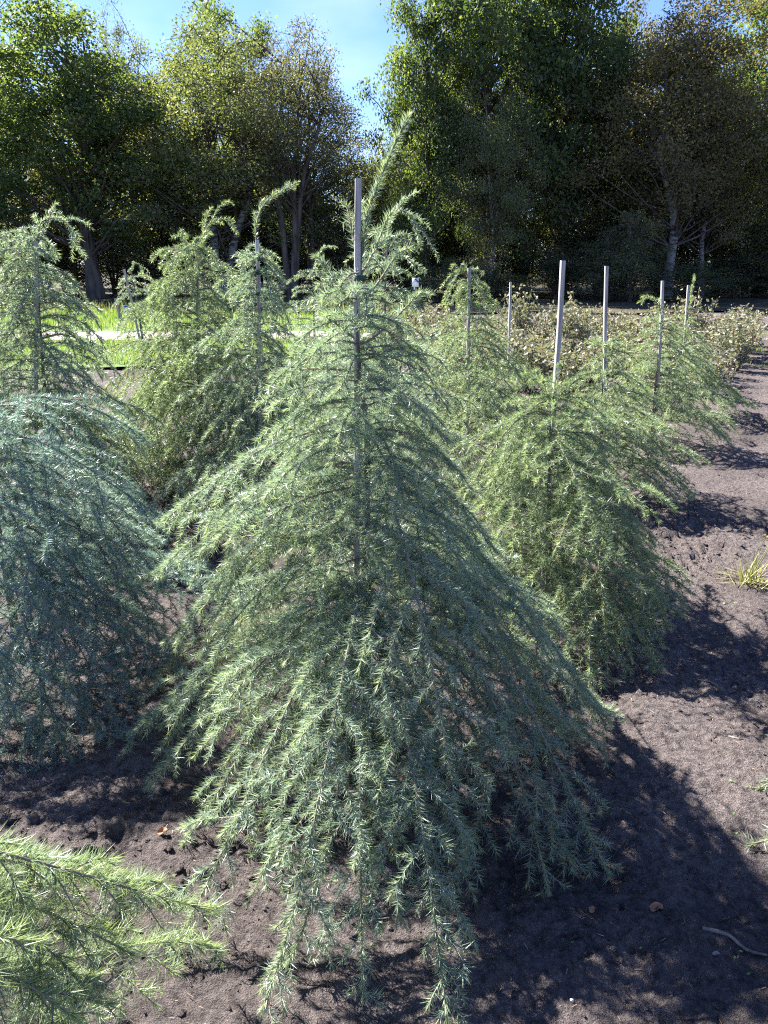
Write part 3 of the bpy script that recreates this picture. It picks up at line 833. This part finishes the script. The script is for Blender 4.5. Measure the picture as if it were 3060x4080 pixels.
def forest_meshes(seed, mat, n_cl, per, leaf, lo, aspect=0.6, spread=0.75, trunk_r=0.17, forks=1, wood='tbark', up=0.3, fill=0.45, droop=0.0, lobes=0.35, wander=0.25):
    """Unit tree 12 m tall, crown radius 3.4 m: trunk, limbs, crown meshes."""
    g = np.random.default_rng(seed)
    H, R = 12.0, 3.4
    # trunk with wander
    tr = []
    for f in range(forks):
        zs = np.linspace(0, H * 0.88, 8)
        w = np.cumsum(g.normal(0, wander, (8, 2)), 0) * np.linspace(0, 1, 8)[:, None]
        w += np.array([math.cos(f * 2.6 + 0.4), math.sin(f * 2.6 + 0.4)]) * (0.0 if forks == 1 else 1) * np.linspace(0.06, 1.25, 8)[:, None]
        tr.append(np.hstack([w, zs[:, None]]))
    TV, TQ, o = [], [], 0
    for t in tr:
        C = catmull(t)
        r = trunk_r * (1 - np.linspace(0, 1, 8)) ** 0.75 + 0.025
        r[0] *= 1.35
        V, Q = tubes(C, r[:-1], r[1:], 4, 8)
        TV.append(V); TQ.append(Q + o); o += len(V)
    # leaf clusters in a lumpy crown
    zc, hz = H * (lo + 1) / 2, H * (1 - lo) / 2
    ph = g.uniform(0, 6.28, 6)
    cl = []
    while len(cl) < n_cl:
        d = unit(g.normal(0, 1, 3))
        az, el = math.atan2(d[1], d[0]), d[2]
        lump = 1 + lobes * (0.5 * math.sin(2 * az + ph[0] + 2 * el) + 0.35 * math.sin(3 * az + ph[1] - 3 * el) + 0.3 * math.sin(5 * az + ph[2] + 4 * el))
        rad = (fill + (1 - fill) * g.uniform() ** 0.5) * lump * 0.92
        w = R * (1.0 - 0.25 * d[2])
        cl.append([d[0] * w * rad, d[1] * w * rad, zc + d[2] * hz * rad])
    cl = np.array(cl)
    # limbs reach to clusters
    LV, n = [], len(cl)
    sel = g.permutation(n)[:max(16, n // 2)]
    Cs = []
    for i in sel:
        t = tr[i % forks]
        z0 = np.clip(cl[i, 2] - g.uniform(0.8, 3.2), H * lo * 0.75, H * 0.85)
        p0 = np.array([np.interp(z0, t[:, 2], t[:, 0]), np.interp(z0, t[:, 2], t[:, 1]), z0])
        q = cl[i]
        m1 = p0 * 0.6 + q * 0.4 + np.array([0, 0, -0.15]) + g.normal(0, 0.2, 3)
        m2 = p0 * 0.25 + q * 0.75 + g.normal(0, 0.25, 3)
        Cs.append([p0, m1, m2, q])
    Cs = np.array(Cs)
    V, Q = tubes(Cs, np.full(len(Cs), trunk_r * 0.32), np.full(len(Cs), 0.012), 5, 4)
    tw = np.repeat(cl, 3, 0)
    e = tw + g.normal(0, spread * 0.8, tw.shape)
    Ct = np.stack([tw, tw * .66 + e * .34, tw * .34 + e * .66, e], 1)
    V2, Q2 = tubes(Ct, np.full(len(Ct), 0.02), np.full(len(Ct), 0.006), 2, 3)
    trunk = mesh_from('trunk', [(np.concatenate(TV), np.concatenate(TQ), 0), (V, Q, 1), (V2, Q2, 1)], [M[wood], M['tbark']], smooth=True)
    cnt = g.integers(int(per * 0.5), int(per * 1.5), n_cl)
    idx = np.repeat(np.arange(n_cl), cnt)
    sc = spread * g.uniform(0.6, 1.3, n_cl)
    P = cl[idx] + unit(g.normal(0, 1, (len(idx), 3))) * (g.uniform(0, 1, (len(idx), 1)) ** 0.42) * (sc[idx] * 1.75)[:, None] * np.array([1, 1, 0.62])
    P[:, 2] = np.maximum(P[:, 2], 0.3)
    V, Q = leaves_at(P, leaf, g, up, aspect, droop)
    ct = g.normal(0, 0.16, n_cl)
    tone = np.clip(0.5 + ct[idx] + g.normal(0, 0.2, len(idx)), 0, 1)
    crown = mesh_from('crown', [(V, Q, 0)], [M[mat]], {'tone': tone})
    return trunk, crown


KIND = {
    'oak_a': forest_meshes(11, 'oak', 190, 230, 0.155, 0.20, trunk_r=0.26, spread=0.52, lobes=0.5),
    'oak_b': forest_meshes(12, 'oak', 200, 230, 0.155, 0.12, trunk_r=0.22, spread=0.52, lobes=0.55),
    'olive': forest_meshes(13, 'olive', 200, 240, 0.125, 0.16, aspect=0.5, trunk_r=0.15, spread=0.55, wood='birch', forks=2, droop=0.6, lobes=0.4),
    'grey': forest_meshes(14, 'grey', 110, 180, 0.12, 0.42, aspect=0.5, trunk_r=0.17, spread=0.6, forks=3, droop=0.3, lobes=0.5, fill=0.7),
    'gold': forest_meshes(15, 'gold', 200, 240, 0.12, 0.25, aspect=0.5, trunk_r=0.17, spread=0.55, wood='birch', droop=0.5, lobes=0.45, wander=0.4),
    'mixed': forest_meshes(16, 'under', 190, 140, 0.155, 0.05, trunk_r=0.15, spread=0.7, lobes=0.5, forks=2),
    'bush': forest_meshes(17, 'under', 100, 110, 0.20, -0.05, trunk_r=0.10, spread=0.75, lobes=0.6, forks=3),
}


def forest_tree(kind, u, Y, H, R, label, name='broadleaf_tree', cat='tree', group='trees of the wood behind the field', rot=0.0, lean=0.0, x=None):
    trunk, crown = KIND[kind]
    r = empty(name, ((x_at(u, Y) if x is None else x), Y, 0.07))
    r.rotation_euler = (0, math.radians(lean), rot)
    r.scale = (R / 3.4, R / 3.4, H / 12.0)
    link('trunk', trunk, r); link('crown', crown, r)
    return tag(r, label, cat, group)


FT = forest_tree
FT('oak_a', 385, 38, 12.2, 4.2, 'dark broad oak whose bare leaning trunk stands behind the lit grass', 'oak_tree', lean=-4.0, rot=0.6)
FT('oak_b', -190, 39, 11.4, 3.8, 'dark oak beside the leaning-trunk oak, away from the olive birch', 'oak_tree', rot=2.0)
FT('olive', 890, 38.5, 12.0, 4.3, 'olive yellow birch with twin white stems and soft rounded crown', 'birch_tree', rot=0.3)
FT('grey', 1165, 37.5, 11.2, 3.0, 'thin greyish tree with dark bare stems beside the sky gap', 'slender_tree', rot=0.0, lean=2)
FT('grey', 1250, 39.0, 11.0, 2.5, 'airy tree with slanting dark stem and sparse outer twigs', 'slender_tree', rot=2.2, lean=7)
FT('oak_b', 1690, 38, 13.6, 2.3, 'narrow green tree with dark straight trunk bordering the sky gap', 'narrow_tree', rot=1.0)
FT('olive', 1950, 36.8, 9.0, 2.0, 'short pale olive tree in front of the tall dark trees', 'small_tree', rot=1.8)
FT('gold', 2650, 37.3, 12.2, 4.0, 'golden brown birch with white speckled trunk', 'birch_tree', rot=0.4, lean=1)
FT('gold', 2790, 38.6, 10.6, 2.4, 'brownish birch with pale trunk slanting beside the golden one', 'birch_tree', rot=3.0, lean=6)
FT('oak_a', 1930, 40.5, 17.0, 4.0, 'tallest dense green tree beside the narrow tree of the sky gap', 'tall_tree', rot=2.6)
FT('oak_b', 2230, 41.5, 16.5, 3.6, 'tall dark green tree between the tallest tree and golden birch', 'tall_tree', rot=4.0)
FT('oak_a', 3020, 40.5, 14.5, 3.4, 'dark green tree beyond the golden birches at the track end', 'tall_tree', rot=5.0)
FT('olive', 560, 46, 14.2, 2.0, 'tall thin poplar showing between the oak and olive birch', 'poplar_tree', rot=1.1)
FT('oak_b', 960, 47, 14.8, 3.0, 'tall green tree rising behind the olive birch', 'tall_tree', rot=5.2)
FT('gold', 2480, 43, 13.0, 2.6, 'thin tree with open crown behind the golden birch', 'slender_tree', rot=2.0)
same = 'leafy dark tree filling the depth of the wood'
gf = np.random.default_rng(5)
for (u, Y, H, R) in [(-420, 42, 12, 3.4), (120, 44, 11.5, 3.6), (640, 42, 10.8, 3.4), (1080, 45, 9.0, 2.8), (1330, 44, 8.6, 2.6), (1500, 46, 7.6, 2.6), (1620, 44, 8.2, 2.6),
                     (1800, 45, 13, 3), (2080, 46, 14, 3.2), (2400, 47, 11.5, 3), (2620, 46, 11, 3), (2850, 45, 12, 3.2), (3250, 42, 14, 3.6), (3500, 40, 13, 3.6), (-700, 40, 12, 3.5)]:
    FT('mixed', u, Y, H, R, same, 'broadleaf_tree', group='trees in the depth of the wood', rot=gf.uniform(0, 6.28))
for (u, Y, H, R) in [(-200, 53, 11, 4), (300, 54, 11, 4), (760, 55, 11, 4), (1150, 54, 8.4, 3.6), (1500, 56, 7.2, 3.6), (1800, 54, 11, 3.8), (2200, 55, 12, 4), (2600, 54, 12, 4), (3000, 55, 12, 4), (3350, 54, 12, 4)]:
    FT('mixed', u, Y, H, R, same, 'broadleaf_tree', group='trees in the depth of the wood', rot=gf.uniform(0, 6.28))
for k in range(30):
    u = -330 + k * 128 + gf.normal(0, 35)
    Y = gf.uniform(39.5, 45)
    H = gf.uniform(2.4, 5.6)
    if 180 < u < 620:
        Y = gf.uniform(41.5, 44)
    FT('bush', u, Y, H, gf.uniform(1.8, 2.6), 'dark leafy bush in the undergrowth along the wood edge', 'undergrowth_bush', 'bush', 'bushes along the wood edge', rot=gf.uniform(0, 6.28))

for k in range(9):
    FT('bush', 1850 + k * 180 + gf.normal(0, 60), gf.uniform(34, 40), gf.uniform(1.2, 3.8), gf.uniform(1.2, 2.2), 'low dark thicket bush between the shrub field and tall trees', 'thicket_bush', 'bush', 'thicket bushes behind the shrub field', rot=gf.uniform(0, 6.28))

# ------------------------------------------------------------------ field of leafy shrubs
def shrub_meshes(seed):
    g = np.random.default_rng(seed)
    n = 16
    a = g.uniform(0, 6.28, n); sp = g.uniform(0.05, 0.36, n); h = g.uniform(0.45, 0.9, n)
    tip = np.stack([np.cos(a) * sp, np.sin(a) * sp, h], -1)
    p0 = np.stack([np.cos(a) * 0.05, np.sin(a) * 0.05, np.full(n, -0.05)], -1)
    C = np.stack([p0, p0 + np.array([0, 0, 0.2]), tip * [0.8, 0.8, 0.7], tip], 1)
    V, Q = tubes(C, np.full(n, 0.007), np.full(n, 0.003), 4, 4)
    stems = mesh_from('stems', [(V, Q, 0)], [M['shrub_stem']])
    idx = g.integers(0, n, 950)
    t = g.uniform(0.25, 1.0, 950) ** 0.8
    P = bez(C[idx], t[:, None])[:, 0] + g.normal(0, 0.045, (950, 3))
    V, Q = leaves_at(P, 0.062, g, 0.4, 0.55, 0.25)
    lv = mesh_from('foliage', [(V, Q, 0)], [M['shrub']], {'tone': np.clip(g.normal(0.5, 0.25, 950), 0, 1)})
    return stems, lv


SH = [shrub_meshes(40 + k) for k in range(4)]
gs = np.random.default_rng(9)
dirv = np.array([0.47, 0.88]); perp = np.array([0.88, -0.47])
for row in range(12):
    for k in range(12):
        c = np.array([1.1, 10.4]) + perp * (row * 0.72 - 2.9) + dirv * (k * 0.78 + (row % 2) * 0.4) + gs.normal(0, 0.1, 2)
        if c[1] < 9.6 or c[1] > 16.8:
            continue
        u = 1530 + c[0] / (c[1] * CP + 1.2 * SP) * F
        edge = 3.7 + (c[1] - 10.0) * 0.5
        if u < 1560 or u > 3200 or c[0] > edge + 1.0:
            continue
        st, lv = SH[gs.integers(4)]
        r = empty('leafy_shrub', (c[0], c[1], float(soil_height(c[0:1], c[1:2])[0])))
        r.rotation_euler = (0, 0, gs.uniform(0, 6.28))
        s = gs.uniform(0.72, 1.12)
        r.scale = (s * 1.15, s * 1.15, s * gs.choice([0.8, 0.95, 1.1, 1.45], p=[.3, .35, .25, .1]))
        link('stems', st, r); link('foliage', lv, r)
        tag(r, 'knee-high shrub with small pale brownish green leaves in the field', 'shrub', 'leafy shrubs in the field behind the cedars')

# ------------------------------------------------------------------ small things
# old post and blue bucket on the far grass
Y = 22.0
pt, pf = at(462, 1187, Y), np.array([x_at(485, Y), Y, 0.0])
C = catmull(np.array([pf, pf * .5 + pt * .5 + [0.01, 0, 0], pt]) - pf)
V, Q = tubes(C, [0.058, 0.056], [0.056, 0.052], 3, 9)
n = len(V)
o = link('fence_post', mesh_from('fence_post', [(V, Q, 0), (V, np.array([list(range(n - 9, n))]), 0)], [M['post']]))
o.location = pf
tag(o, 'weathered wooden post tilting left on the grass', 'post')


def bucket(loc, r, h):
    root = empty('bucket', loc)
    prof = [(0.80, 0.0), (0.98, 0.86), (1.07, 0.86), (1.07, 0.93), (1.0, 0.93), (1.0, 1.0), (1.05, 1.0), (1.05, 1.03), (0.93, 1.03), (0.76, 0.05), (0.0, 0.05)]
    k = 24
    a = np.arange(k) * 2 * math.pi / k
    V = np.concatenate([np.stack([np.cos(a) * r * p, np.sin(a) * r * p, np.full(k, h * z)], -1) for p, z in prof])
    i, j = np.meshgrid(np.arange(len(prof) - 1), np.arange(k), indexing='ij')
    A = i * k + j; B = i * k + (j + 1) % k
    Q = np.stack([A, B, B + k, A + k], -1).reshape(-1, 4)
    link('body', mesh_from('body', [(V, Q, 0)], [M['blue']], smooth=False), root)
    t = np.linspace(0, math.pi, 9)
    P = np.stack([np.cos(t) * r * 1.07, -np.sin(t) * r * 0.9 - 0.0, h * 0.88 - np.sin(t) * h * 0.35], -1)
    C = catmull(P)
    V, Q = tubes(C, np.full(8, 0.006), np.full(8, 0.006), 3, 5)
    link('handle', mesh_from('handle', [(V, Q, 0)], [M['white']]), root)
    return root


tag(bucket((x_at(522, 23), 23.0, 0.06), 0.17, 0.42), 'blue plastic bucket standing on the grass by the old post', 'bucket')

# white board on a thin post, and a white tag below it
Y = 20.5
bc = at(1655, 1125, Y)
root = empty('notice_board', (bc[0] + 0.05, Y, 0.05))
off = np.array([bc[0] + 0.05, Y, 0.05])
V, Q = box(bc[0] - off[0], 0, bc[2] - off[2], 0.165, 0.012, 0.22)
brd = link('board', mesh_from('board', [(V, Q, 0)], [M['white']]), root)
gi = np.random.default_rng(3)
iv, iq, oo = [], [], 0
for (du, dv, w, h) in [(-0.055, 0.085, 0.03, 0.02), (0.012, 0.075, 0.035, 0.04), (0.035, 0.05, 0.03, 0.025), (0.055, 0.03, 0.03, 0.03), (0.068, 0.01, 0.022, 0.03), (-0.012, 0.06, 0.025, 0.012), (0.02, 0.025, 0.03, 0.01)]:
    V, Q = box(bc[0] - off[0] + du, -0.0085, bc[2] - off[2] + dv, w, 0.005, h)
    V += gi.normal(0, 0.002, V.shape) * [1, 0, 1]
    iv.append(V); iq.append(Q + oo); oo += 8
link('print', mesh_from('print', [(np.concatenate(iv), np.concatenate(iq), 0)], [M['board_mark']]), brd)  # irregular dark marks across the upper part of the board face
P = np.array([[0.0, 0.03, -0.1], [0.0, 0.03, 0.7], [-0.02, 0.03, 1.1], [bc[0] - off[0] - 0.02, 0.018, bc[2] - off[2] - 0.04]])
V, Q = tubes(catmull(P), np.full(3, 0.016), np.full(3, 0.014), 4, 6)
link('post', mesh_from('post', [(V, Q, 0)], [M['metal']], smooth=True), root)
V, Q = box(bc[0] - off[0] - 0.022, 0, bc[2] - off[2] - 0.14, 0.03, 0.02, 0.07)
link('bracket', mesh_from('bracket', [(V, Q, 0)], [M['white']]), root)
tag(root, 'small white board with dark marks on a thin dark post', 'sign')

# grass clump at the track edge
def clump(loc, seed):
    g = np.random.default_rng(seed)
    root = empty('grass_clump', loc)
    n = 90
    a = g.uniform(0, 6.28, n); ln = g.uniform(0.08, 0.26, n); el = np.radians(g.uniform(8, 75, n))
    p0 = np.stack([g.normal(0, 0.035, n), g.normal(0, 0.03, n), np.full(n, -0.01)], -1)
    d = np.stack([np.cos(a) * np.cos(el), np.sin(a) * np.cos(el), np.sin(el)], -1)
    p1 = p0 + d * ln[:, None] * 0.5
    p2 = p0 + d * ln[:, None] + np.array([0, 0, -1]) * (ln * 0.25 * np.cos(el))[:, None]
    p2[:, 2] = np.maximum(p2[:, 2], 0.01)
    w = unit(np.cross(d, [0, 0, 1.0])) * g.uniform(0.002, 0.0042, (n, 1))
    V = np.stack([p0 - w, p0 + w, p1 + w, p1 - w, p2], 1).reshape(-1, 3)
    o = np.arange(n)[:, None] * 5
    tone = g.uniform(0, 1, n)
    me = mesh_from('blades', [(V, o + np.array([[0, 1, 2, 3]]), 0), (V, o + np.array([[3, 2, 4]]), 0)], [M['dry']], {'tone': np.r_[tone, tone]})
    tag(link('blades', me, root), kind='stuff')
    for (tx, ty, tz) in [(0.06, 0.0, 0.27), (0.19, 0.02, 0.36), (0.12, 0.04, 0.22)]:
        C = catmull(np.array([[0.01, 0, -0.01], [tx * .45, ty * .5, tz * .5], [tx, ty, tz]]))
        V, Q = tubes(C, [0.0028, 0.0022], [0.0022, 0.0014], 4, 5)
        me = mesh_from('stalk', [(V, Q, 0)], [M['dry']], {'tone': np.full(len(Q), 0.2)})
        s = link('stalk', me, root)
        k = 9
        pp = np.array([tx, ty, tz]) + np.stack([g.normal(0, 0.01, k), g.normal(0, 0.01, k), g.uniform(-0.06, 0.03, k)], -1)
        V, Q = leaves_at(pp, 0.035, g, 0.5, 0.22, -0.9)
        link('seed_head', mesh_from('seed_head', [(V, Q, 0)], [M['dry']], {'tone': np.full(len(Q), 0.95)}), s)
    return root


gp = gnd(2975, 2335)
tag(clump((gp[0], gp[1], float(soil_height(gp[0:1], gp[1:2])[0])), 4), 'pale grass clump with upright reddish seed stalks on the soil track', 'grass clump')


def on_soil(u, v, lift=0.0):
    q = gnd(u, v)
    return np.array([q[0], q[1], float(soil_height(q[0:1], q[1:2])[0]) + lift])


def lying_twig(pix, r, label):
    P = np.array([on_soil(u, v, 0.003) for u, v in pix])
    o = P[0].copy()
    C = catmull(P - o)
    rr = np.linspace(r, r * 0.5, len(C) + 1)
    V, Q = tubes(C, rr[:-1], rr[1:], 4, 6)
    ob = link('twig', mesh_from('twig', [(V, Q, 0)], [M['bark']], smooth=True))
    ob.location = o
    return tag(ob, label, 'twig')


lying_twig([(2780, 2700), (2830, 2725), (2880, 2748), (2940, 2752)], 0.005, 'pale dry twig lying on the sunlit soil track')
lying_twig([(2800, 3690), (2900, 3720), (2975, 3770), (3060, 3790)], 0.006, 'thicker weathered stick half sunk at the shade border')
lying_twig([(2900, 2945), (2940, 2965), (2990, 2960)], 0.005, 'thin curved twig in the shade band across the track')


def dead_leaf(u, v, size, label, rot, mat='leaf_brown'):
    g = np.random.default_rng(int(u))
    k = 12
    a = np.arange(k) * 2 * math.pi / k
    r = size * (0.75 + 0.2 * np.cos(2 * a) + g.normal(0, 0.06, k))
    rim = np.stack([np.cos(a + rot) * r, np.sin(a + rot) * r * 0.8, 0.006 + 0.35 * size * np.abs(np.sin(a)) ** 2], -1)
    mid = rim * [0.5, 0.5, 0.2] + [0, 0, 0.004]
    V = np.vstack([[[0, 0, 0.003]], mid, rim])
    T = np.array([[0, 1 + i, 1 + (i + 1) % k] for i in range(k)])
    Q = np.array([[1 + i, 1 + k + i, 1 + k + (i + 1) % k, 1 + (i + 1) % k] for i in range(k)])
    o = link('dead_leaf', mesh_from('dead_leaf', [(V, T, 0), (V, Q, 0)], [M[mat]], smooth=True))
    o.location = on_soil(u, v)
    o.rotation_euler = (0.15, -0.12, 0)
    return tag(o, label, 'leaf')


dead_leaf(2615, 3615, 0.024, 'large curled orange brown leaf at the shade border', 0.4)
dead_leaf(2360, 3622, 0.014, 'small brown leaf in the deep shade near the curled one', 1.2)
dead_leaf(650, 3330, 0.018, 'dull dead leaf lying between the bluish and straight-leadered cedars', 0.9)
dead_leaf(2855, 3790, 0.010, 'narrow grey leaf on shaded soil below the stick', 0.1, 'post')
sp = on_soil(2280, 3970, 0.002)
gpb = np.random.default_rng(2)
a = np.arange(10) * 2 * math.pi / 10
V = np.concatenate([np.stack([np.cos(a) * rr, np.sin(a) * rr * .8, np.full(10, z)], -1) for rr, z in ((0.0015, -0.002), (0.0045, -0.001), (0.0048, 0.001), (0.002, 0.003))])
V *= 1 + gpb.normal(0, 0.08, V.shape)
Q = np.array([[i * 10 + j, i * 10 + (j + 1) % 10, (i + 1) * 10 + (j + 1) % 10, (i + 1) * 10 + j] for i in range(3) for j in range(10)])
o = link('pebble', mesh_from('pebble', [(V, Q, 0), (V, np.array([list(range(30, 40))]), 0)], [M['pebble']], smooth=True))
o.location = sp
tag(o, 'tiny white pebble on the dark shaded soil', 'pebble')


# clods, litter and seedlings on the soil
def clods(n, seed):
    g = np.random.default_rng(seed)
    x = g.uniform(-2.2, 3.6, n); y = 1.1 + g.uniform(0, 1, n) ** 1.6 * 6.5
    k = np.clip(vnoise(x * 1.7 + 9, y * 1.7, 11) * 1.8 - 0.35, 0.05, 1) > g.uniform(0, 1, n)
    x, y = x[k], y[k]; n = len(x)
    s = 0.0032 + 0.013 * g.uniform(0, 1, n) ** 4.5
    z = soil_height(x, y)
    oct_ = np.array([[1, 0, 0], [0, 1, 0], [-1, 0, 0], [0, -1, 0], [.45, .25, .8], [-.3, -.4, .75]])
    fc = np.array([[0, 1, 4], [1, 2, 4], [2, 5, 4], [2, 3, 5], [3, 0, 5], [0, 4, 5]])
    V = oct_[None] * s[:, None, None] * (1 + g.normal(0, 0.22, (n, 6, 3)))
    an = g.uniform(0, 6.28, n); c, sn = np.cos(an)[:, None], np.sin(an)[:, None]
    V = np.stack([V[..., 0] * c - V[..., 1] * sn, V[..., 0] * sn + V[..., 1] * c, V[..., 2] * 0.75], -1)
    V += np.stack([x, y, z + s * 0.1], -1)[:, None]
    T = (np.arange(n) * 6)[:, None, None] + fc[None]
    return tag(link('soil_clods', mesh_from('soil_clods', [(V.reshape(-1, 3), T.reshape(-1, 3), 0)], [M['soil']])), 'small crumbly clods strewn over the dark soil', 'soil', kind='stuff')


clods(52000, 31)


def litter(n, seed):
    g = np.random.default_rng(seed)
    x = g.uniform(-1.8, 3.0, n); y = 1.15 + g.uniform(0, 1, n) ** 1.4 * 5
    z = soil_height(x, y) + 0.004
    a = g.uniform(0, 6.28, n); L = g.uniform(0.005, 0.026, n); w = g.uniform(0.0004, 0.0009, n)
    d = np.stack([np.cos(a), np.sin(a), g.normal(0, 0.12, n)], -1) * L[:, None]
    s = np.stack([-np.sin(a), np.cos(a), g.normal(0, 0.4, n)], -1) * w[:, None]
    P = np.stack([x, y, z], -1)
    V = np.stack([P - s, P + s, P + d + s, P + d - s], 1).reshape(-1, 3)
    return tag(link('dry_litter', mesh_from('dry_litter', [(V, np.arange(n * 4).reshape(-1, 4), 0)], [M['litter']], {'tone': g.uniform(0, 1, n)})),
               'dry needles and straw bits scattered on the soil', 'litter', kind='stuff')


litter(3200, 32)


def seedlings(n, seed):
    g = np.random.default_rng(seed)
    x = g.uniform(-1.0, 1.9, n); y = 1.15 + g.uniform(0, 1, n) ** 1.3 * 3.2
    P = np.stack([x, y, soil_height(x, y) + 0.004], -1)
    P = np.repeat(P, 3, 0) + g.normal(0, 0.002, (n * 3, 3)) * [1, 1, 0.3]
    V, Q = leaves_at(P, 0.010, g, 0.9, 0.6)
    return tag(link('seedlings', mesh_from('seedlings', [(V, Q, 0)], [M['seedling']], {'tone': g.uniform(0, 1, len(Q))})),
               'tiny green weed seedlings dotted over the soil', 'seedlings', kind='stuff')


seedlings(170, 33)
print('NEEDLES', sum(TRI.values()), TRI)
